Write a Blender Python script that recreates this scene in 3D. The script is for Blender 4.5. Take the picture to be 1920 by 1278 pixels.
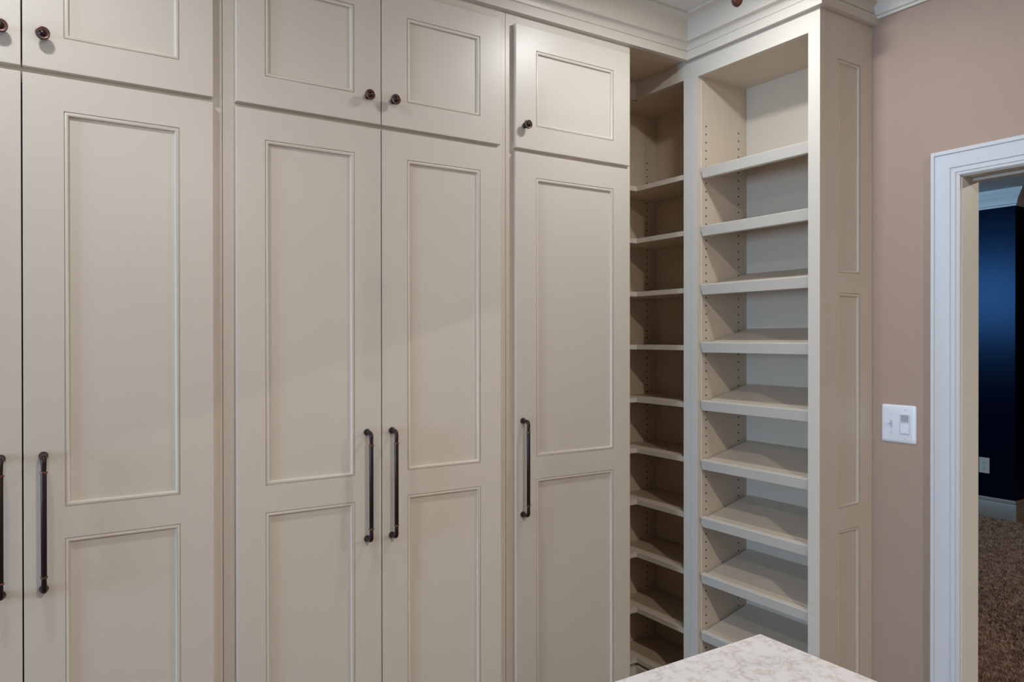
import bpy, bmesh, math, random
from mathutils import Vector, Matrix
random.seed(7)
for o in list(bpy.data.objects): bpy.data.objects.remove(o)
SC = bpy.context.scene
COL = SC.collection

# ------------------------------------------------------------------ camera
cd = bpy.data.cameras.new('camera'); cam = bpy.data.objects.new('camera', cd); COL.objects.link(cam)
cd.sensor_width = 36.0; cd.sensor_fit = 'HORIZONTAL'; cd.lens = 1391.6 / 1920 * 36
cd.clip_start = 0.02; cd.clip_end = 60
yaw, pitch, roll = math.radians(32.772), math.radians(-0.207), math.radians(-0.049)
fw = Vector((math.sin(yaw)*math.cos(pitch), math.cos(yaw)*math.cos(pitch), math.sin(pitch)))
rt = Vector((math.cos(yaw), -math.sin(yaw), 0)); up = rt.cross(fw)
r2 = rt*math.cos(roll) + up*math.sin(roll); u2 = -rt*math.sin(roll) + up*math.cos(roll)
M = Matrix((r2, u2, -fw)).transposed().to_4x4(); M.translation = (0, 0, 1.52)
cam.matrix_world = M
SC.camera = cam

# ------------------------------------------------------------------ world, lights, exposure
w = bpy.data.worlds.new('world'); SC.world = w; w.use_nodes = True
w.node_tree.nodes['Background'].inputs[0].default_value = (0.35, 0.45, 0.7, 1)
w.node_tree.nodes['Background'].inputs[1].default_value = 0.05
SC.view_settings.view_transform = 'Standard'; SC.view_settings.look = 'None'
SC.view_settings.gamma = 1; SC.view_settings.use_curve_mapping = False
SC.view_settings.exposure = 0.93

CEIL = 2.745
def area(name, loc, size, power, col, target=None, shape='DISK', sy=None):
    l = bpy.data.lights.new(name, 'AREA'); l.shape = shape; l.size = size
    if sy: l.size_y = sy
    l.energy = power; l.color = col
    o = bpy.data.objects.new(name, l); COL.objects.link(o); o.location = loc
    d = (Vector(target) - Vector(loc)) if target else Vector((0, 0, -1))
    o.rotation_euler = d.to_track_quat('-Z', 'Y').to_euler()
    return o
LAMP = (0.92, 0.96, 1.0)
WARM = (1.0, 0.93, 0.84)
DOWNLIGHTS_AND_FILL = [(1.70, 1.50, 4.2, LAMP), (-0.19, 1.50, 4.2, LAMP), (0.80, -1.05, 28, WARM), (-0.85, -0.95, 0.5, WARM)]  # the two warm ones near the front wall are added as ambient fill
for x, y, p, lc in DOWNLIGHTS_AND_FILL:
    area('downlight_or_fill_lamp', (x, y, CEIL - 0.012), 0.11, p, lc)
area('bedroom_downlight_lamp', (4.8, -0.6, CEIL - 0.012), 0.11, 45, WARM)
# daylight entering the bedroom through its window
area('bedroom_window_daylight', (2.66, 4.95, 2.08), 1.0, 55, (0.34, 0.66, 1.0), target=(6.8, 4.95, 2.08), shape='RECTANGLE', sy=0.85)
# daylight entering the closet through the window in its left wall
area('closet_window_daylight', (-4.46, 1.0, 1.55), 1.0, 70, (0.45, 0.68, 1.0), target=(2.0, 1.0, 1.55), shape='RECTANGLE', sy=1.3)

# ------------------------------------------------------------------ materials
def mat(name, col, rough=0.5, metal=0.0, bump=0.0, bscale=300, var=0.0, vscale=4, spec=0.5, coat=0.0, detail=4):
    m = bpy.data.materials.new(name); m.use_nodes = True
    nt = m.node_tree; b = nt.nodes['Principled BSDF']
    b.inputs['Base Color'].default_value = (*col, 1); b.inputs['Roughness'].default_value = rough
    b.inputs['Metallic'].default_value = metal; b.inputs['Specular IOR Level'].default_value = spec
    b.inputs['Coat Weight'].default_value = coat
    tc = nt.nodes.new('ShaderNodeTexCoord')
    if var:
        n = nt.nodes.new('ShaderNodeTexNoise'); n.inputs['Scale'].default_value = vscale; n.inputs['Detail'].default_value = detail
        r = nt.nodes.new('ShaderNodeValToRGB')
        r.color_ramp.elements[0].position = 0.3; r.color_ramp.elements[1].position = 0.7
        r.color_ramp.elements[0].color = (*[c*(1-var) for c in col], 1)
        r.color_ramp.elements[1].color = (*[min(1, c*(1+var)) for c in col], 1)
        nt.links.new(tc.outputs['Object'], n.inputs['Vector']); nt.links.new(n.outputs['Fac'], r.inputs['Fac'])
        nt.links.new(r.outputs['Color'], b.inputs['Base Color'])
    if bump:
        n = nt.nodes.new('ShaderNodeTexNoise'); n.inputs['Scale'].default_value = bscale; n.inputs['Detail'].default_value = 3
        p = nt.nodes.new('ShaderNodeBump'); p.inputs['Strength'].default_value = bump; p.inputs['Distance'].default_value = 0.001
        nt.links.new(tc.outputs['Object'], n.inputs['Vector']); nt.links.new(n.outputs['Fac'], p.inputs['Height'])
        nt.links.new(p.outputs['Normal'], b.inputs['Normal'])
    return m
PAINT = mat('cream_cabinet_paint', (0.62, 0.563, 0.478), rough=0.37, bump=0.05, bscale=120, var=0.012, vscale=3)
CROWNP = PAINT
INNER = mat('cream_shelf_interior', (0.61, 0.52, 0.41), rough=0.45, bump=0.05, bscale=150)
PINK = mat('rose_taupe_wall_paint', (0.405, 0.287, 0.215), rough=0.62, bump=0.35, bscale=420, var=0.02, vscale=2)
WHITE = mat('white_trim_paint', (0.64, 0.65, 0.66), rough=0.35)
PLASTIC = mat('white_plastic', (0.78, 0.80, 0.84), rough=0.3)
PLASTIC2 = mat('pale_grey_plastic', (0.62, 0.65, 0.69), rough=0.3)
LENS = mat('grey_sensor_lens', (0.36, 0.40, 0.42), rough=0.25)
SLOT = mat('dark_slot', (0.05, 0.045, 0.04), rough=0.7)
HOLE = mat('pin_hole_dark', (0.05, 0.03, 0.02), rough=0.8)
BRONZE = mat('oil_rubbed_bronze', (0.030, 0.018, 0.016), rough=0.32, metal=0.55, var=0.25, vscale=60)
COPPER = mat('worn_bronze_edge', (0.20, 0.085, 0.06), rough=0.35, metal=0.6, var=0.3, vscale=90)
RINGM = mat('worn_bronze_ring', (0.15, 0.085, 0.075), rough=0.30, metal=0.7)
CEILM = mat('white_ceiling_paint', (0.74, 0.73, 0.70), rough=0.8, bump=0.1, bscale=300)
NAVY = mat('near_black_navy_wall_paint', (0.0006, 0.0010, 0.006), rough=0.24, bump=0.1, bscale=300, spec=0.11)
BEDTRIM = mat('shade_dimmed_bedroom_trim', (0.20, 0.15, 0.11), rough=0.45)  # baseboard colour darkened to stand in for shade low on the wall
JAMBM = mat('ivory_jamb_paint', (0.70, 0.685, 0.62), rough=0.4)
OUTLETM = mat('shade_dimmed_outlet_plastic', (0.42, 0.36, 0.31), rough=0.4)  # white plate, its colour lowered as if shaded
FLOORM = mat('closet_floor_carpet', (0.14, 0.10, 0.08), rough=0.95, bump=0.8, bscale=250, var=0.3, vscale=90)
GLASS = mat('frosted_lens', (0.8, 0.8, 0.8), rough=0.4)

_n = NAVY.node_tree.nodes['Principled BSDF']; _n.inputs['Specular Tint'].default_value = (0.22, 0.50, 1.0, 1)
def emis(name, col, s):
    m = bpy.data.materials.new(name); m.use_nodes = True
    b = m.node_tree.nodes['Principled BSDF']
    b.inputs['Base Color'].default_value = (*col, 1)
    b.inputs['Emission Color'].default_value = (*col, 1); b.inputs['Emission Strength'].default_value = s
    return m
DAYPANE = emis('daylit_window_pane', (0.45, 0.68, 1.0), 1.5)
LIT = emis('lit_downlight_lens', (0.95, 0.97, 1.0), 3.0)

def quartz():
    m = bpy.data.materials.new('mottled_quartz'); m.use_nodes = True
    nt = m.node_tree; b = nt.nodes['Principled BSDF']; L = nt.links
    tc = nt.nodes.new('ShaderNodeTexCoord')
    n0 = nt.nodes.new('ShaderNodeTexNoise'); n0.inputs['Scale'].default_value = 26; n0.inputs['Detail'].default_value = 4
    mx = nt.nodes.new('ShaderNodeVectorMath'); mx.operation = 'MULTIPLY_ADD'
    mx.inputs[1].default_value = (0.06, 0.06, 0.06)
    L.new(tc.outputs['Object'], n0.inputs['Vector']); L.new(n0.outputs['Color'], mx.inputs[0]); L.new(tc.outputs['Object'], mx.inputs[2])
    v = nt.nodes.new('ShaderNodeTexVoronoi'); v.feature = 'DISTANCE_TO_EDGE'; v.inputs['Scale'].default_value = 62
    L.new(mx.outputs[0], v.inputs['Vector'])
    r = nt.nodes.new('ShaderNodeValToRGB'); e = r.color_ramp.elements
    e[0].position = 0.0; e[0].color = (0.58, 0.52, 0.485, 1); e[1].position = 0.30; e[1].color = (0.75, 0.725, 0.715, 1)
    q = r.color_ramp.elements.new(0.12); q.color = (0.67, 0.63, 0.605, 1)
    L.new(v.outputs['Distance'], r.inputs['Fac'])
    n1 = nt.nodes.new('ShaderNodeTexNoise'); n1.inputs['Scale'].default_value = 38; n1.inputs['Detail'].default_value = 6
    L.new(tc.outputs['Object'], n1.inputs['Vector'])
    r1 = nt.nodes.new('ShaderNodeValToRGB'); r1.color_ramp.elements[0].position = 0.42; r1.color_ramp.elements[1].position = 0.58
    L.new(n1.outputs['Fac'], r1.inputs['Fac'])
    m2 = nt.nodes.new('ShaderNodeMixRGB'); m2.inputs[2].default_value = (0.76, 0.735, 0.725, 1)
    L.new(r1.outputs['Color'], m2.inputs[0]); L.new(r.outputs['Color'], m2.inputs[1])
    L.new(m2.outputs[0], b.inputs['Base Color']); b.inputs['Roughness'].default_value = 0.22
    return m
QUARTZ = quartz()

def pile():
    m = bpy.data.materials.new('brown_shag_pile'); m.use_nodes = True
    nt = m.node_tree; b = nt.nodes['Principled BSDF']; L = nt.links
    tc = nt.nodes.new('ShaderNodeTexCoord'); n = nt.nodes.new('ShaderNodeTexNoise')
    n.inputs['Scale'].default_value = 24; n.inputs['Detail'].default_value = 6
    r = nt.nodes.new('ShaderNodeValToRGB'); e = r.color_ramp.elements
    e[0].position = 0.36; e[0].color = (0.15, 0.082, 0.052, 1); e[1].position = 0.66; e[1].color = (0.34, 0.21, 0.145, 1)
    L.new(tc.outputs['Object'], n.inputs['Vector']); L.new(n.outputs['Fac'], r.inputs['Fac']); L.new(r.outputs['Color'], b.inputs['Base Color'])
    b.inputs['Roughness'].default_value = 0.95; b.inputs['Specular IOR Level'].default_value = 0.1
    return m
PILE = pile()

# ------------------------------------------------------------------ helpers
def link(name, me, m, parent=None):
    o = bpy.data.objects.new(name, me); COL.objects.link(o)
    if m: me.materials.append(m)
    if parent: o.parent = parent
    return o
class MB:
    """collects shapes into ONE mesh object"""
    def __init__(s): s.bm = bmesh.new()
    def box(s, x0, x1, y0, y1, z0, z1, bev=0.0):
        t = bmesh.new(); bmesh.ops.create_cube(t, size=1)
        for v in t.verts:
            v.co = Vector(((x0+x1)/2 + v.co.x*(x1-x0), (y0+y1)/2 + v.co.y*(y1-y0), (z0+z1)/2 + v.co.z*(z1-z0)))
        if bev: bmesh.ops.bevel(t, geom=t.edges[:], offset=bev, segments=2, affect='EDGES', profile=0.5)
        s._join(t); return s
    def _join(s, t):
        me = bpy.data.meshes.new('t'); t.to_mesh(me); t.free(); s.bm.from_mesh(me); bpy.data.meshes.remove(me)
    def ring(s, mapf, x0, x1, z0, z1, prof, cap=False):
        """nested rectangles; prof = [(inset, height)] ; mapf(a, z, h) -> world"""
        loops = []
        for i, h in prof:
            cs = [(x0+i, z0+i), (x1-i, z0+i), (x1-i, z1-i), (x0+i, z1-i)]
            loops.append([s.bm.verts.new(mapf(a, z, h)) for a, z in cs])
        for l, k in zip(loops, loops[1:]):
            for j in range(4):
                s.bm.faces.new((l[j], l[(j+1) % 4], k[(j+1) % 4], k[j]))
        if cap: s.bm.faces.new(loops[-1])
        return s
    def plate(s, mapf, xs, zs, holes, h):
        """flat face grid with rectangular cells left out"""
        V = {}
        def v(i, j):
            if (i, j) not in V: V[(i, j)] = s.bm.verts.new(mapf(xs[i], zs[j], h))
            return V[(i, j)]
        for i in range(len(xs)-1):
            for j in range(len(zs)-1):
                if (i, j) in holes: continue
                s.bm.faces.new((v(i, j), v(i+1, j), v(i+1, j+1), v(i, j+1)))
        return s
    def lathe(s, prof, origin, axis, seg=24):
        """prof = [(radius, distance along axis)]"""
        ax = Vector(axis).normalized(); a = ax.orthogonal().normalized(); b = ax.cross(a); rings = []
        for r, d in prof:
            c = Vector(origin) + ax*d
            rings.append([s.bm.verts.new(c + (a*math.cos(2*math.pi*k/seg) + b*math.sin(2*math.pi*k/seg))*max(r, 1e-5)) for k in range(seg)])
        for l, m_ in zip(rings, rings[1:]):
            for k in range(seg): s.bm.faces.new((l[k], l[(k+1) % seg], m_[(k+1) % seg], m_[k]))
        s.bm.faces.new(rings[0]); s.bm.faces.new(rings[-1]); return s
    def tube(s, pts, radii, seg=16):
        pts = [Vector(p) for p in pts]; rings = []
        for i, p in enumerate(pts):
            d = (pts[min(i+1, len(pts)-1)] - pts[max(i-1, 0)]).normalized()
            a = Vector((1, 0, 0)); a = (a - d*a.dot(d)).normalized(); b = d.cross(a)
            rings.append([s.bm.verts.new(p + (a*math.cos(2*math.pi*k/seg) + b*math.sin(2*math.pi*k/seg))*radii[i]) for k in range(seg)])
        for l, m_ in zip(rings, rings[1:]):
            for k in range(seg): s.bm.faces.new((l[k], l[(k+1) % seg], m_[(k+1) % seg], m_[k]))
        s.bm.faces.new(rings[0]); s.bm.faces.new(rings[-1]); return s
    def sweep(s, path, prof, closed=False):
        """path: xy points, profile (p, z) pushed out to the right of the direction of travel, mitred"""
        n = len(path); P = [Vector(p) for p in path]; cols = []
        for i in range(n):
            dirs = []
            if closed or i > 0: dirs.append((P[i]-P[i-1]).normalized())
            if closed or i < n-1: dirs.append((P[(i+1) % n]-P[i]).normalized())
            ns = [Vector((d.y, -d.x)) for d in dirs]
            mm = (ns[0]+ns[-1]) / (1 + ns[0].dot(ns[-1])) if len(ns) > 1 else ns[0]
            cols.append([s.bm.verts.new((P[i].x+mm.x*p, P[i].y+mm.y*p, z)) for p, z in prof])
        for i in range(n-1 if not closed else n):
            a, b = cols[i], cols[(i+1) % n]
            for k in range(len(prof)-1): s.bm.faces.new((a[k], b[k], b[k+1], a[k+1]))
        return s
    def build(s, name, m, parent=None, smooth=False):
        bmesh.ops.recalc_face_normals(s.bm, faces=s.bm.faces[:])
        me = bpy.data.meshes.new(name); s.bm.to_mesh(me); s.bm.free()
        if smooth:
            for p in me.polygons: p.use_smooth = True
            me.set_sharp_from_angle(angle=math.radians(38))
        return link(name, me, m, parent)
def thing(name, label, cat, loc=(0, 0, 0), group=None):
    o = bpy.data.objects.new(name, None); COL.objects.link(o); o.location = loc
    o.empty_display_size = 0.1
    o['label'] = label; o['category'] = cat
    if group: o['group'] = group
    return o
def tag(o, label, cat, group=None, kind=None):
    o['label'] = label; o['category'] = cat
    if group: o['group'] = group
    if kind: o['kind'] = kind
    return o
def struct(o): o['kind'] = 'structure'; return o
def put(root, o):
    """parent keeping world placement (root is only translated)"""
    o.parent = root; o.matrix_parent_inverse = Matrix.Translation(-root.location)
    return o
def box(name, m, parent, x0, x1, y0, y1, z0, z1, bev=0.0):
    o = MB().box(x0, x1, y0, y1, z0, z1, bev).build(name, m)
    if parent: put(parent, o)
    return o

def put2(parent, o):
    o.parent = parent; o.matrix_parent_inverse = parent.matrix_world.inverted() if parent else Matrix()
# ------------------------------------------------------------------ dimensions
FA = 2.066      # front of the face frames on the long cabinet run
DF = 2.046      # faces of its doors
WB = 2.143      # front of the shoe tower and the corner shelves
W = 2.440       # the rose wall with the doorway
TS = 1.484      # side of the tower that faces the camera
FT = 2.600      # top of the face frames
XL = -4.50      # left wall
YB = -1.90      # back wall
DY0, DY1, DZ = 0.36, 1.189, 2.024   # doorway
BX, BY = 6.7915, 2.8955             # corner of the bedroom wall

# ------------------------------------------------------------------ room shell
struct(box('wall_right', PINK, None, W, W+0.10, DY1+0.012, 2.56, 0, CEIL))
struct(box('wall_right_south', PINK, None, W, W+0.10, YB, DY0-0.012, 0, CEIL))
struct(box('wall_right_over_door', PINK, None, W, W+0.10, DY0-0.012, DY1+0.012, DZ+0.045, CEIL))
struct(box('wall_back', PINK, None, -0.47, W, 2.53, 2.63, 0, CEIL))
struct(box('wall_back_left', PINK, None, XL, -0.4685, FA, 2.63, 0, CEIL))
struct(box('wall_left', PINK, None, XL-0.1, XL, YB-0.1, 2.63, 0, CEIL))
struct(box('wall_front', PINK, None, XL, W+0.10, YB-0.1, YB, 0, CEIL))
struct(box('ceiling', CEILM, None, XL-0.1, W+0.10, YB-0.1, 2.63, CEIL, CEIL+0.1))
struct(box('floor', FLOORM, None, XL-0.1, W+0.10, YB-0.1, 2.63, -0.1, 0.0))
# bedroom beyond the doorway
struct(box('wall_bedroom_far', NAVY, None, BX, BX+0.1, BY, 7.2, 0, CEIL))
struct(box('wall_bedroom_return', NAVY, None, BX+0.1, 9.6, BY, BY+0.1, 0, CEIL))
struct(box('wall_bedroom_near', NAVY, None, W+0.10, W+0.14, 2.6, 7.2, 0, CEIL))
struct(box('wall_bedroom_left', NAVY, None, W+0.10, BX+0.1, 7.2, 7.3, 0, CEIL))
struct(box('wall_bedroom_right', NAVY, None, 9.6, 9.7, -3.0, BY+0.1, 0, CEIL))
struct(box('wall_bedroom_front', NAVY, None, W+0.10, 9.7, -3.1, -3.0, 0, CEIL))
struct(box('ceiling_bedroom', CEILM, None, W+0.10, 9.7, -3.1, 7.3, CEIL, CEIL+0.1))
struct(box('floor_bedroom', FLOORM, None, W+0.10, 9.7, -3.1, 7.3, -0.1, 0.0))

def window(name, xw, s, yc, zc, hw, hz):
    m = MB()
    for (a, b, c, d) in ((yc-hw-0.08, yc-hw, zc-hz-0.08, zc+hz+0.08), (yc+hw, yc+hw+0.08, zc-hz-0.08, zc+hz+0.08), (yc-hw, yc+hw, zc+hz, zc+hz+0.08), (yc-hw, yc+hw, zc-hz-0.08, zc-hz), (yc-hw, yc+hw, zc-0.02, zc+0.02)):
        m.box(min(xw, xw+s*0.02), max(xw, xw+s*0.02), a, b, c, d)
    o = struct(m.build(name, WHITE))
    q = MB().box(min(xw+s*0.001, xw+s*0.004), max(xw+s*0.001, xw+s*0.004), yc-hw, yc+hw, zc-hz, zc+hz).build('pane', DAYPANE); put2(o, q)
window('window_1', XL, 1, 1.0, 1.55, 0.52, 0.67)
window('window_2', W+0.14, 1, 4.95, 2.08, 0.52, 0.45)

# crown on the cabinets, one mitred run
cab_prof = [(0.0, 2.593), (0.020, 2.593), (0.020, 2.6235), (0.0135, 2.6260), (0.0130, 2.6285), (0.0160, 2.6305),
            (0.0165, 2.640), (0.019, 2.648), (0.024, 2.6535), (0.031, 2.6555), (0.0345, 2.6585), (0.0345, 2.6625), (0.031, 2.6655),
            (0.0325, 2.676), (0.037, 2.690), (0.045, 2.705), (0.056, 2.719), (0.069, 2.730), (0.078, 2.7345), (0.080, 2.738), (0.080, CEIL)]
struct(MB().sweep([(-0.4685, FA), (WB, FA), (WB, TS), (W, TS)], cab_prof).build('trim_1', CROWNP, smooth=True))
wall_prof = [(0.0, 2.612), (0.009, 2.612), (0.011, 2.620), (0.017, 2.623), (0.017, 2.628), (0.021, 2.640), (0.030, 2.658), (0.044, 2.676),
             (0.060, 2.690), (0.066, 2.694), (0.066, 2.700), (0.073, 2.705), (0.080, 2.716), (0.092, 2.728), (0.092, CEIL)]
WCROWN = mat('wall_crown_paint', (0.66, 0.62, 0.54), rough=0.4)
struct(MB().sweep([(W, TS), (W, YB), (XL, YB), (XL, FA), (-0.4685, FA)], wall_prof).build('trim_2', WCROWN, smooth=True))
base_prof = [(0.0, 0.0), (0.015, 0.0), (0.015, 0.145), (0.011, 0.150), (0.011, 0.156), (0.006, 0.170), (0.0, 0.176)]
struct(MB().sweep([(W, TS), (W, DY1+0.085)], base_prof).build('baseboard_right', WHITE, smooth=True))
struct(MB().sweep([(W, DY0-0.085), (W, YB), (XL, YB), (XL, FA), (-0.4685, FA)], base_prof).build('baseboard_front', WHITE, smooth=True))
bed_base = [(0.0, 0.0), (0.016, 0.0), (0.016, 0.140), (0.0125, 0.146), (0.0165, 0.152), (0.0155, 0.160), (0.008, 0.166), (0.006, 0.176), (0.0, 0.176)]
struct(MB().sweep([(BX, 7.2), (BX, BY), (9.6, BY)], bed_base).build('baseboard_bedroom', BEDTRIM, smooth=True))
bed_crown = [(0.0, 2.608), (0.010, 2.608), (0.012, 2.622), (0.020, 2.626), (0.024, 2.650), (0.040, 2.678), (0.062, 2.700),
             (0.066, 2.712), (0.080, 2.722), (0.090, CEIL)]
struct(MB().sweep([(BX, 7.2), (BX, BY), (9.6, BY)], bed_crown).build('trim_3', CEILM, smooth=True))

# doorway: jambs with a pocket door slot, casing
j = MB()
j.box(W-0.001, W+0.101, DY1, DY1+0.012, 0, DZ+0.012)
j.box(W-0.001, W+0.101, DY0-0.012, DY0, 0, DZ+0.012)
jo = struct(j.build('door_1', JAMBM))
h = MB(); h.box(W-0.001, W+0.036, DY0-0.012, DY1+0.012, DZ, DZ+0.045)
h.box(W+0.066, W+0.101, DY0-0.012, DY1+0.012, DZ-0.006, DZ+0.045)
ho = h.build('head_jamb', PAINT, jo)
sl = MB().box(W+0.036, W+0.066, DY0, DY1, DZ+0.02, DZ+0.045).build('door_track', SLOT, jo)
# casing profile across its width: distance from the opening edge, height off the wall
cas = [(0.0, 0.0), (0.0, 0.009), (0.004, 0.0125), (0.008, 0.0125), (0.0105, 0.010), (0.0115, 0.010), (0.0125, 0.0135), (0.024, 0.0135), (0.0255, 0.0115),
       (0.0265, 0.0115), (0.028, 0.0155), (0.040, 0.0162), (0.052, 0.0185), (0.062, 0.0225), (0.067, 0.0245), (0.068, 0.0225), (0.0695, 0.0225), (0.071, 0.027), (0.080, 0.027),
       (0.083, 0.024), (0.083, 0.0)]
c = MB(); rev = 0.003
pth = [(DY1+rev, 0.0, 1, 0), (DY1+rev, DZ+rev, 1, 1), (DY0-rev, DZ+rev, -1, 1), (DY0-rev, 0.0, -1, 0)]
cols = []
for (y, z, sy, sz) in pth:
    cols.append([c.bm.verts.new((W-hh, y+sy*d, z+sz*d)) for d, hh in cas])
for a, b in zip(cols, cols[1:]):
    for k in range(len(cas)-1): c.bm.faces.new((a[k], b[k], b[k+1], a[k+1]))
struct(c.build('trim_4', WHITE, smooth=True))

# ------------------------------------------------------------------ hardware
def pull(parent, x, zt=1.2474+0.0, zb=0.9375):
    """long bar pull, mounted on the door face"""
    y0 = DF; y1 = DF-0.034; ym = y1
    m = MB(); R = 0.0052
    for zc, s in ((zt, -1), (zb, 1)):
        m.lathe([(0.0095, 0), (0.0100, 0.003), (0.0092, 0.006), (0.0075, 0.010), (0.0060, 0.014), (0.0056, 0.020)], (x, y0, zc), (0, -1, 0), 20)
        pts = [(x, y0-0.016, zc)]; rr = [0.0058]
        for k in range(0, 7):
            a = k/6*math.pi/2
            pts.append((x, y1+0.012 - 0.012*math.sin(a), zc + s*(0.012 - 0.012*math.cos(a)))); rr.append(0.0064 if 1 < k < 5 else 0.0060)
        pts.append((x, ym, zc + s*0.035)); rr.append(R)
        m.tube(pts, rr)
    m.tube([(x, ym, zb+0.033), (x, ym, zb+0.036), (x, ym, zt-0.036), (x, ym, zt-0.033)], [0.0052, 0.0062, 0.0062, 0.0052])
    o = m.build('pull_handle', BRONZE, None, smooth=True); o['label'] = 'long dark bronze bar pull'
    put2(parent, o)
    cs_ = []
    for zc in (zt-0.0345, zb+0.0345):
        c = MB().lathe([(0.0058, -0.0028), (0.0078, -0.0018), (0.0080, 0), (0.0078, 0.0018), (0.0058, 0.0028)], (x, ym, zc), (0, 0, 1), 20)
        c = c.build('pull_collar', COPPER, None, smooth=True); put2(parent, c); c['label'] = 'coppery collar ring'
def put2(parent, o):
    o.parent = parent; o.matrix_parent_inverse = parent.matrix_world.inverted() if parent else Matrix()
def knob(parent, x, z=2.2236):
    m = MB()
    m.lathe([(0.0085, 0), (0.0088, 0.002), (0.0065, 0.004), (0.0052, 0.009), (0.0056, 0.013), (0.0095, 0.0165), (0.0138, 0.0185), (0.0150, 0.0205),
             (0.0150, 0.0225), (0.0140, 0.0243), (0.0115, 0.0248), (0.0105, 0.0238), (0.0085, 0.0240), (0.0070, 0.0262), (0.0035, 0.0282), (0.0, 0.0288)], (x, DF, z), (0, -1, 0), 32)
    o = m.build('knob', BRONZE, None, smooth=True); o['label'] = 'round dark bronze knob with ringed face'
    put2(parent, o)
    m = MB(); m.lathe([(0.0142, 0.0236), (0.0149, 0.0246), (0.0142, 0.0252), (0.0122, 0.0254), (0.0112, 0.0248), (0.0112, 0.0240)], (x, DF, z), (0, -1, 0), 32)
    q = m.build('knob_ring', RINGM, None, smooth=True); q['label'] = 'worn lighter ring around the knob face'
    put2(parent, q); return o

# one door: frame with recessed panels; each bead moulding and panel its own sub-part
TH = DF + 0.0205
BEAD = [(0.0, -0.0002), (0.0006, -0.0030), (0.0016, -0.0030), (0.0022, -0.0008), (0.0042, 0.0001), (0.0068, 0.0000), (0.0090, -0.0010), (0.0104, -0.0030), (0.0110, -0.0060), (0.0112, -0.0080)]
def mapA(a, z, hgt): return (a, DF - hgt, z)
def door(cab, name, x0, x1, z0, z1, panels, px0, px1):
    m = MB()
    xs = [x0+0.0015, px0, px1, x1-0.0015]; zs = [z0+0.0015]; holes = set()
    for i, (a, b) in enumerate(panels):
        zs += [a, b]; holes.add((1, 2*i+1))
    zs.append(z1-0.0015)
    m.plate(mapA, xs, zs, holes, 0.0)
    # eased outer edge, sides and back
    m.ring(mapA, x0, x1, z0, z1, [(0.0015, 0.0), (0.0004, -0.0005), (0.0, -0.0018), (0.0, -0.0200), (0.010, -0.0200)], cap=True)
    for a, b in panels:
        m.ring(mapA, px0, px1, a, b, [(0, 0), (0, -0.009)])
    d = m.build(name, PAINT); put(cab, d)
    bpy.context.view_layer.update()
    for a, b in panels:
        bd = MB().ring(mapA, px0, px1, a, b, BEAD).build('bead_moulding', PAINT, smooth=True); put2(d, bd)
        pn = MB(); pn.bm.faces.new([pn.bm.verts.new(mapA(q, r, -0.0078)) for q, r in ((px0, a), (px1, a), (px1, b), (px0, b))])
        pn.ring(mapA, px0, px1, a, b, [(0, -0.0078), (0, -0.0095)])
        po = pn.build('panel', PAINT); put2(d, po)
    return d

ZP = dict(lb=0.105, q0=0.195, qt=1.0487, pb=1.1223, pt=2.0563, lt=2.1347, db=2.1483, ub=2.2275, ut=2.4815, top=2.5560)
def carcass(cab, x0, x1, gap_rail=True):
    box('side_panel', PAINT, cab, x0+0.0005, x0+0.019, FA+0.02, 2.525, 0.09, FT)
    box('side_panel', PAINT, cab, x1-0.019, x1-0.0005, FA+0.02, 2.525, 0.09, FT)
    box('back_panel', INNER, cab, x0+0.019, x1-0.019, 2.515, 2.525, 0.09, FT)
    box('top_panel', INNER, cab, x0+0.019, x1-0.019, FA+0.02, 2.515, FT-0.02, FT)
    box('bottom_panel', INNER, cab, x0+0.019, x1-0.019, FA+0.02, 2.515, 0.09, 0.11)
    box('toe_kick', PAINT, cab, x0, x1, FA+0.06, FA+0.08, 0.0, 0.09)
    # face frame
    m = MB()
    s = 0.045
    mf = lambda a, z, hh: (a, FA - hh, z)
    xs = [x0+0.0008, x0+s, x1-s, x1-0.0008]; zs = [0.09, 0.135, 2.115, 2.165, 2.53, FT+0.002]
    m.plate(mf, xs, zs, {(1, 1), (1, 3)}, 0.0)
    m.plate(mf, xs, zs, {(1, 1), (1, 3)}, -0.02)
    m.ring(mf, x0+0.0008, x1-0.0008, 0.09, FT+0.002, [(0, 0), (0, -0.02)])
    for a, b in ((zs[1], zs[2]), (zs[3], zs[4])): m.ring(mf, xs[1], xs[2], a, b, [(0, 0), (0, -0.02)])
    o = m.build('face_frame', PAINT); put(cab, o)

def doors(cab, specs):
    for (x0, x1, px0, px1, hx, kx) in specs:
        lo = door(cab, 'lower_door', x0, x1, ZP['lb'], ZP['lt'], [(ZP['q0'], ZP['qt']), (ZP['pb'], ZP['pt'])], px0, px1)
        pull(lo, hx)
        uo = door(cab, 'upper_door', x0, x1, ZP['db'], ZP['top'], [(ZP['ub'], ZP['ut'])], px0, px1)
        knob(uo, kx)
G = 'tall cream panelled cabinets in the long run'
cab1 = thing('tall_cabinet', 'tall cream two-door cabinet at the far left, its left door cut by the photo edge', 'cabinet', (-0.023, FA, 0), G)
carcass(cab1, -0.4675, 0.4195)
doors(cab1, [(-0.4385, -0.0243, -0.359, -0.105, -0.0650, -0.0625), (-0.0215, 0.3932, 0.0600, 0.3126, 0.0175, 0.0182)])
cab2 = thing('tall_cabinet', 'tall cream two-door cabinet in the middle, with paired bronze pulls and knobs', 'cabinet', (0.862, FA, 0), G)
carcass(cab2, 0.4195, 1.3050)
doors(cab2, [(0.4505, 0.8594, 0.5250, 0.7780, 0.8140, 0.8175), (0.8620, 1.2755, 0.9432, 1.1980, 0.8922, 0.8975)])
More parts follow.
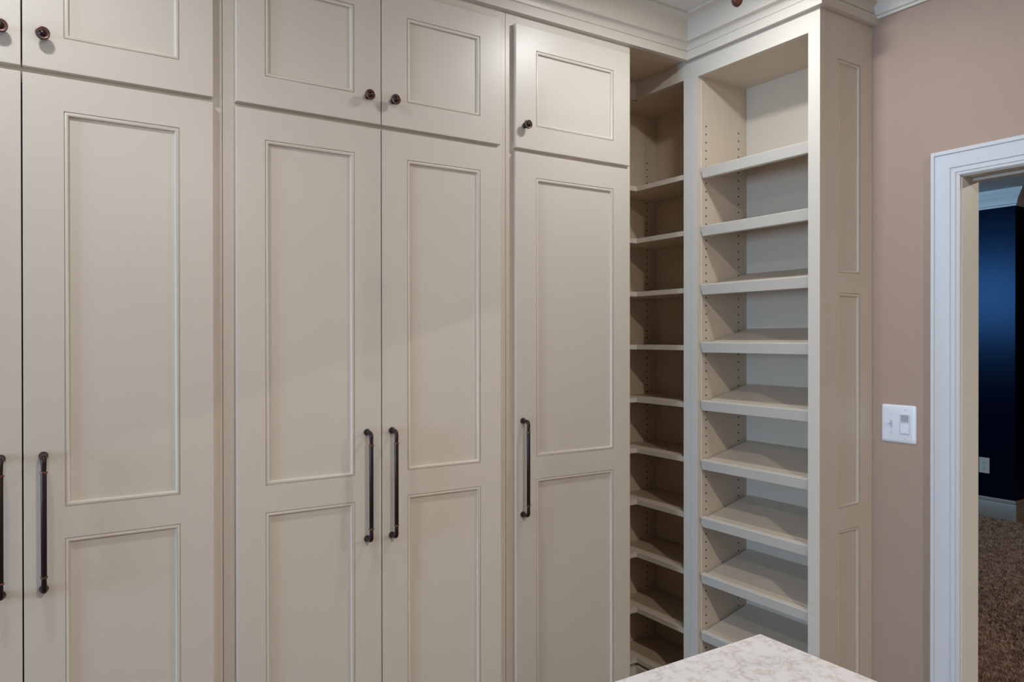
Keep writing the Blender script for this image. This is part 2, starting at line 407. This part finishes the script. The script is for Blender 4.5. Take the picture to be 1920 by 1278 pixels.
cab3 = thing('tall_cabinet', 'tall cream single-door cabinet just left of the open corner shelves', 'cabinet', (1.57, FA, 0), G)
carcass(cab3, 1.3050, 1.8470)
doors(cab3, [(1.3330, 1.8300, 1.4142, 1.7522, 1.3590, 1.3675)])

# ------------------------------------------------------------------ shoe tower
YO0, YO1, ZT = 1.5275, 2.0110, 2.5235
tw = thing('shoe_shelf_tower', 'tall open cream shelf tower with slanted shoe shelves, beside the rose wall', 'shelf unit', (2.29, 1.75, 0))
mB = lambda a, z, hh: (WB - hh, a, z)
m = MB()
ys = [TS, YO0, YO1, 2.0472]; zs = [0.09, 0.13, ZT, FT+0.002]
m.plate(mB, ys, zs, {(1, 1)}, 0.0); m.plate(mB, ys, zs, {(1, 1)}, -0.020)
m.ring(mB, TS, 2.0472, 0.09, FT+0.002, [(0, 0), (0, -0.028)]); m.ring(mB, YO0, YO1, 0.13, ZT, [(0, 0), (0, -0.02)])
put(tw, m.build('face_frame', PAINT))
inner_l = box('side_panel', INNER, tw, WB+0.020, W-0.002, YO1-0.0025, YO1+0.0165, 0.09, FT)
box('back_panel', INNER, tw, 2.4200, W-0.002, TS+0.025, YO1-0.0025, 0.09, FT)
box('top_panel', INNER, tw, WB+0.020, 2.4200, YO0-0.008, YO1-0.0025, ZT+0.0005, ZT+0.02)
box('bottom_panel', INNER, tw, WB+0.020, 2.4200, YO0-0.008, YO1-0.0025, 0.11, 0.13)
box('toe_kick', PAINT, tw, WB+0.05, WB+0.07, TS+0.01, 2.0472, 0.0, 0.09)
box('inner_side_panel', INNER, tw, WB+0.020, 2.42, TS+0.0255, YO0+0.002, 0.09, ZT)
# panelled end facing the camera: stiles, rails, three beaded panels
mS = lambda a, z, hh: (a, TS - hh, z)
EX0, EX1 = 2.2420, 2.3680
EP = [(0.135, 0.8790), (0.9530, 1.6700), (1.7370, 2.4460)]
m = MB(); xs = [WB+0.0288, EX0, EX1, W-0.001]; zs = [0.0]; hs = set()
for i, (a, b) in enumerate(EP): zs += [a, b]; hs.add((1, 2*i+1))
zs.append(FT+0.002)
m.plate(mS, xs, zs, hs, -0.0012)
m.ring(mS, WB+0.0288, W-0.001, 0.0, FT+0.002, [(0, -0.0012), (0, -0.022)])
for a, b in EP: m.ring(mS, EX0, EX1, a, b, [(0, -0.0012), (0, -0.010)])
m.box(WB+0.0205, WB+0.0283, TS+0.0008, TS+0.02, 0.09, FT)
ep = m.build('end_panel', PAINT); put(tw, ep); bpy.context.view_layer.update()
for a, b in EP:
    bd = MB().ring(lambda x, z, hh: (x, TS+0.0012-hh, z), EX0, EX1, a, b, BEAD).build('bead_moulding', PAINT, smooth=True); put2(ep, bd)
    pn = MB(); pn.bm.faces.new([pn.bm.verts.new(mS(q, r, -0.0090)) for q, r in ((EX0, a), (EX1, a), (EX1, b), (EX0, b))])
    pn.ring(mS, EX0, EX1, a, b, [(0, -0.0090), (0, -0.0105)])
    put2(ep, pn.build('panel', PAINT))
# slanted shelves with a front lip
s0 = None
SZ = [2.1706, 1.9483, 1.7240, 1.5025, 1.2797, 1.0531, 0.8326, 0.6154, 0.3950, 0.1850]
sl = math.atan2(0.062, 0.255)
YS0, YS1 = YO0-0.005, 1.9990
for k, z in enumerate(SZ):
    xf, xb = WB+0.0050, 2.4190
    m = MB()
    # board, sloping up to the back
    ca, sa = math.cos(sl), math.sin(sl)
    def q(d, n): return (xf + 0.018 + d*ca - n*sa, z - 0.006 + d*sa + n*ca)
    L = (xb - xf - 0.018)/ca
    pts = [q(0, 0), q(L, 0), q(L + 0*sa, -0.018), q(0, -0.018)]
    a = [m.bm.verts.new((x, YS0, zz)) for x, zz in pts]; b = [m.bm.verts.new((x, YS1, zz)) for x, zz in pts]
    for i in range(4): m.bm.faces.new((a[i], a[(i+1) % 4], b[(i+1) % 4], b[i]))
    m.bm.faces.new(a); m.bm.faces.new(b)
    sh = m.build('shelf', INNER); put(tw, sh); bpy.context.view_layer.update()
    m = MB()
    prof = [(0.0012, 0.0), (0.017, 0.004), (0.0185, 0.001), (0.0275, -0.036), (0.0255, -0.038), (0.0100, -0.0375), (0.0085, -0.0360), (0.0, -0.0015)]
    a = [m.bm.verts.new((xf + px, YS0, z + pz)) for px, pz in prof]; b = [m.bm.verts.new((xf + px, YS1, z + pz)) for px, pz in prof]
    n = len(prof)
    for i in range(n): m.bm.faces.new((a[i], a[(i+1) % n], b[(i+1) % n], b[i]))
    m.bm.faces.new(a); m.bm.faces.new(b)
    put2(sh, m.build('shelf_lip', PAINT))
def holes(parent, mapf, a_list, z0, z1, step=0.032):
    m = MB(); z = z1
    while z > z0:
        for a in a_list:
            vs = [m.bm.verts.new(mapf(a + 0.0036*math.cos(t*math.pi/4), z + 0.0036*math.sin(t*math.pi/4), 0.0004)) for t in range(8)]
            m.bm.faces.new(vs)
            ws = [m.bm.verts.new(mapf(a + 0.0036*math.cos(t*math.pi/4), z + 0.0036*math.sin(t*math.pi/4), -0.004)) for t in range(8)]
            for t in range(8): m.bm.faces.new((vs[t], vs[(t+1) % 8], ws[(t+1) % 8], ws[t]))
        z -= step
    o = m.build('pin_hole_row', HOLE); o['kind'] = 'stuff'; put2(parent, o); return o
holes(inner_l, lambda a, z, hh: (a, YO1-0.0025-hh, z), [2.186, 2.372], 0.16, 2.338, 0.0315)

# ------------------------------------------------------------------ open corner shelves
CBX, CBY = 2.400, 2.5070     # backs
CFY = 2.361                  # inner corner of the L
cs = thing('corner_shelf_unit', 'open cream corner unit with L-shaped shelves between the cabinets and the shoe tower', 'shelf unit', (2.25, 2.3, 0))
m = MB()
ys = [2.0480, 2.0845, CFY]; zs = [0.09, 0.13, 2.5290, FT+0.002]
for (ya, yb, za, zb_) in ((2.0480, 2.0845, 0.09, FT+0.002), (2.0845, CFY, 0.09, 0.13), (2.0845, CFY, 2.529, FT+0.002)):
    m.box(WB, WB+0.020, ya, yb, za, zb_)
mf = lambda a, z, hh: (a, CFY - hh, z)
m.plate(mf, [1.8480, WB], [2.529, FT+0.002], set(), 0.0); m.plate(mf, [1.8480, WB], [2.529, FT+0.002], set(), -0.02)
m.plate(mf, [1.8480, WB], [0.09, 0.13], set(), 0.0)
m.ring(mf, 1.8480, WB, 2.529, FT+0.002, [(0, 0), (0, -0.02)])
put(cs, m.build('face_frame', PAINT))
CIN = mat('shade_browned_corner_paint', (0.60, 0.485, 0.36), rough=0.45, bump=0.05, bscale=150)  # cabinet paint made browner: warm shade put into the interior colour
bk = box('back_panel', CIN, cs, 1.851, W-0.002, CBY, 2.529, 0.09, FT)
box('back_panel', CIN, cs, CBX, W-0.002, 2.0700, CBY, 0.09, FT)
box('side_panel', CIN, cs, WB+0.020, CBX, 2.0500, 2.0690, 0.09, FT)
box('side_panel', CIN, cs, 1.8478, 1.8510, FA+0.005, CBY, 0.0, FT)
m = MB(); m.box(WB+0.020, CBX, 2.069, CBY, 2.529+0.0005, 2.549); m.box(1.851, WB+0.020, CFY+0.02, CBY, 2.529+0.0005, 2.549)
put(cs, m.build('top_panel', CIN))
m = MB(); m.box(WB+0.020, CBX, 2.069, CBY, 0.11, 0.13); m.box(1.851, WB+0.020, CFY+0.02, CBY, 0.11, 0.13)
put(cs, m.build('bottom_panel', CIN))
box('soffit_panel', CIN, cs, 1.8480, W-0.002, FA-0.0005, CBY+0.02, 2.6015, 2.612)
m = MB(); m.box(WB+0.05, WB+0.07, 2.048, CFY, 0.0, 0.09); m.box(1.851, WB+0.05, CFY+0.05, CFY+0.07, 0, 0.09)
put(cs, m.build('toe_kick', PAINT))
for z in (2.1622, 1.9417, 1.7165, 1.4923, 1.2680, 1.0537, 0.8348, 0.6110, 0.3760, 0.1620):
    T = 0.0195; E = 0.006
    def slab(out, z0, z1):
        m = MB()
        a = [m.bm.verts.new((x, y, z0)) for x, y in out]; b = [m.bm.verts.new((x, y, z1)) for x, y in out]
        n = len(out)
        for i in range(n): m.bm.faces.new((a[i], a[(i+1) % n], b[(i+1) % n], b[i]))
        m.bm.faces.new(a); m.bm.faces.new(b); return m
    xf = WB+0.006
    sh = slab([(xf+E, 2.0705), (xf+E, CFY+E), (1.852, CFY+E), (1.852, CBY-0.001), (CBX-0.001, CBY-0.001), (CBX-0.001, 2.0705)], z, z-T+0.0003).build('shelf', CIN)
    put(cs, sh); bpy.context.view_layer.update()
    put2(sh, slab([(xf, 2.0705), (xf, CFY), (1.852, CFY), (1.852, CFY+E), (xf+E, CFY+E), (xf+E, 2.0705)], z+0.0002, z-T).build('shelf_edge', PAINT))
bpy.context.view_layer.update()
holes(bk, lambda a, z, hh: (a, CBY-hh, z), [2.344], 0.16, 2.315, 0.0305)

# ------------------------------------------------------------------ island
IX0, IX1, IY0, IY1, IZ = 0.36, 1.2490, -0.80, 1.0020, 0.915
ct = MB().box(IX0, IX1, IY0, IY1, IZ-0.030, IZ, 0.002).build('countertop', QUARTZ)
tag(ct, 'white quartz island countertop with blush and beige mottling, corner at the bottom edge', 'countertop')
isl = thing('island_cabinet', 'cream island cabinet carrying the mottled quartz countertop', 'cabinet', (0.8, 0.1, 0))
box('body', PAINT, isl, IX0+0.03, IX1-0.03, IY0+0.03, IY1-0.03, 0.10, IZ-0.0305)
box('toe_kick', PAINT, isl, IX0+0.09, IX1-0.09, IY0+0.09, IY1-0.09, 0.0, 0.10)

# ------------------------------------------------------------------ switch plate on the rose wall
sw = thing('light_switch', 'white two-gang switch plate on the rose wall left of the doorway', 'light switch', (W, 1.3904, 1.2325))
yc, zc = 1.3904, 1.2325
mW = lambda a, z, hh: (W - hh, a, z)
m = MB(); hw, hh_ = 0.0585, 0.0630
def rrect(hw, hh, r, n=5):
    pts = []
    for cx, cz, a0 in ((hw-r, hh-r, 0), (-hw+r, hh-r, 90), (-hw+r, -hh+r, 180), (hw-r, -hh+r, 270)):
        for k in range(n+1):
            t = math.radians(a0 + 90*k/n); pts.append((cx + r*math.cos(t), cz + r*math.sin(t)))
    return pts
def lozenge(m, mapf, cy, cz, layers, cap=True):
    prev = None
    for hw, hh, r, h in layers:
        L = [m.bm.verts.new(mapf(cy+a, cz+b, h)) for a, b in rrect(hw, hh, r)]
        if prev:
            for k in range(len(L)): m.bm.faces.new((prev[k], prev[(k+1) % len(L)], L[(k+1) % len(L)], L[k]))
        prev = L
    if cap: m.bm.faces.new(prev)
lozenge(m, mW, yc, zc, [(hw, hh_, 0.006, 0.0), (hw, hh_, 0.006, 0.0022), (hw-0.003, hh_-0.003, 0.005, 0.0045), (hw-0.010, hh_-0.010, 0.004, 0.0062)])
put(sw, m.build('wall_plate', PLASTIC, smooth=True))
yl, yr = yc+0.0235, yc-0.0235
m = MB(); lozenge(m, mW, yr, zc, [(0.0168, 0.0335, 0.001, 0.0062), (0.0168, 0.0335, 0.001, 0.0080), (0.0160, 0.0327, 0.001, 0.0088)])
put(sw, m.build('sensor_switch', PLASTIC2))
m = MB(); lozenge(m, mW, yr, zc+0.0205, [(0.0128, 0.0105, 0.001, 0.0088), (0.0120, 0.0098, 0.001, 0.0100)])
o = m.build('sensor_window', LENS); o['label'] = 'grey motion sensor window'; put(sw, o)
m = MB(); lozenge(m, mW, yr, zc+0.0060, [(0.0128, 0.0006, 0.0003, 0.0090), (0.0128, 0.0006, 0.0003, 0.0092)])
put(sw, m.build('switch_seam', LENS))
m = MB(); lozenge(m, mW, yr, zc-0.0130, [(0.0140, 0.0170, 0.001, 0.0088), (0.0132, 0.0162, 0.001, 0.0100)])
put(sw, m.build('switch_button', PLASTIC))
m = MB(); lozenge(m, mW, yl, zc, [(0.0058, 0.0125, 0.001, 0.0062), (0.0052, 0.0119, 0.001, 0.0072)])
put(sw, m.build('toggle_frame', PLASTIC2))
m = MB()
m.box(-0.0026, 0.0026, -0.0042, 0.0042, 0, 0.015, 0.0008)
bmesh.ops.rotate(m.bm, verts=m.bm.verts[:], cent=(0, 0, 0), matrix=Matrix.Rotation(math.radians(-22), 3, 'X'))
for v in m.bm.verts:
    a, b, c_ = v.co; v.co = Vector((W-0.0065-c_, yl+a, zc+b))
put(sw, m.build('toggle', PLASTIC2, smooth=True))
for (sy, szz) in ((yl, zc+0.030), (yl, zc-0.030), (yr, zc+0.0485), (yr, zc-0.0485)):
    m = MB(); m.lathe([(0.0029, 0), (0.0029, 0.0006), (0.0022, 0.0010)], (W-0.0062, sy, szz), (-1, 0, 0), 12)
    put(sw, m.build('screw', PLASTIC2))

# ------------------------------------------------------------------ bedroom outlet
oy, oz = 3.1300, 0.4380
ol = thing('power_outlet', 'white duplex power outlet on the dark navy bedroom wall', 'outlet', (BX, oy, oz))
mO = lambda a, z, hh: (BX - hh, a, z)
m = MB(); lozenge(m, mO, oy, oz, [(0.0410, 0.0660, 0.004, 0), (0.0410, 0.0660, 0.004, 0.003), (0.0370, 0.0620, 0.004, 0.006)])
put(ol, m.build('wall_plate', OUTLETM))
for dz in (0.0205, -0.0205):
    m = MB(); lozenge(m, mO, oy, oz+dz, [(0.0170, 0.0150, 0.010, 0.006), (0.0165, 0.0145, 0.010, 0.009)])
    f = m.build('socket', OUTLETM); put(ol, f); bpy.context.view_layer.update()
    m = MB(); m.box(BX-0.0095, BX-0.0088, oy-0.008, oy-0.0055, oz+dz-0.003, oz+dz+0.008); m.box(BX-0.0095, BX-0.0088, oy+0.0055, oy+0.008, oz+dz-0.003, oz+dz+0.008)
    m.lathe([(0.003, 0), (0.003, 0.0008)], (BX-0.0088, oy, oz+dz-0.009), (-1, 0, 0), 10)
    put2(f, m.build('socket_slot', SLOT))

# ------------------------------------------------------------------ carpet pile in the bedroom, as far as the doorway shows it
def carpet():
    vs, fs = [], []
    rnd = random.Random(3)
    def tuft(x, y, s):
        a = rnd.uniform(0, 6.28); h = rnd.uniform(0.006, 0.014)*s; r = 0.0055*s
        lx, ly = rnd.uniform(-1, 1)*0.006*s, rnd.uniform(-1, 1)*0.006*s
        i = len(vs)
        for k in range(3):
            t = a + k*2.094; vs.append((x + r*math.cos(t), y + r*math.sin(t), 0.0005))
        vs.append((x+lx, y+ly, h)); fs.extend([(i, i+1, i+3), (i+1, i+2, i+3), (i+2, i, i+3)])
    x = 2.60
    while x < 7.6:
        st = 0.0085 if x < 4.0 else 0.0125
        s = st/0.0085
        ylo = 0.36*x*1.0; yhi = 0.51*x
        y = ylo
        while y < yhi:
            X, Y = x + rnd.uniform(-.5, .5)*st, y + rnd.uniform(-.5, .5)*st
            if not (X > BX-0.022 and Y > BY-0.022): tuft(X, Y, s)
            y += st
        x += st
    me = bpy.data.meshes.new('carpet_pile'); me.from_pydata(vs, [], fs); me.update()
    o = link('carpet_pile', me, PILE)
    tag(o, 'shaggy brown carpet pile on the bedroom floor beyond the doorway', 'carpet', kind='stuff')
carpet()

# ------------------------------------------------------------------ ceiling lights
pn = thing('pendant_light', 'dark bronze ceiling pendant, only its round finial tip showing at the top edge', 'lamp', (0.8235, 0.7, CEIL))
px, py = 0.8235, 0.7
m = MB().lathe([(0.055, 0), (0.055, 0.008), (0.035, 0.020), (0.008, 0.024)], (px, py, CEIL), (0, 0, -1), 32); put(pn, m.build('canopy', BRONZE, smooth=True))
m = MB().lathe([(0.0035, 0.02), (0.0035, 0.60)], (px, py, CEIL), (0, 0, -1), 16); put(pn, m.build('stem', BRONZE, smooth=True))
m = MB().lathe([(0.005, 0.59), (0.0075, 0.595), (0.0085, 0.605), (0.0085, 0.615), (0.0060, 0.635), (0.0045, 0.66)], (px, py, CEIL), (0, 0, -1), 32); put(pn, m.build('stem_collar', BRONZE, smooth=True))
m = MB().lathe([(0.004, 0.66), (0.004, 0.735), (0.0045, 0.7445), (0.0065, 0.748), (0.0078, 0.7525), (0.0078, 0.756), (0.0062, 0.7605), (0.003, 0.7635), (0, 0.7645)], (px, py, CEIL), (0, 0, -1), 24)
FIN = mat('reddish_bronze', (0.12, 0.035, 0.022), rough=0.45, metal=0.3)
o = m.build('finial', FIN, smooth=True); o['label'] = 'reddish bronze finial'; put(pn, o)
for (x, y, p, lc), wh in zip(DOWNLIGHTS_AND_FILL + [(4.8, -0.6, 0, 0)], ('in front of the shoe shelf tower', 'in front of the left tall cabinet', 'near the front wall, doorway side, added as ambient fill', 'near the front wall, away from the doorway, added as ambient fill', 'on the bedroom ceiling')):
    dl = thing('recessed_light', 'round recessed ceiling light ' + wh, 'lamp', (x, y, CEIL), 'recessed ceiling lights')
    m = MB().lathe([(0.062, 0.0), (0.088, 0.0), (0.090, 0.003), (0.084, 0.006), (0.064, 0.004), (0.062, 0.0005)], (x, y, CEIL), (0, 0, -1), 32); put(dl, m.build('trim_ring', WHITE, smooth=True))
    m = MB().lathe([(0.060, 0.0005), (0.060, 0.003)], (x, y, CEIL), (0, 0, -1), 32); put(dl, m.build('lens', LIT))
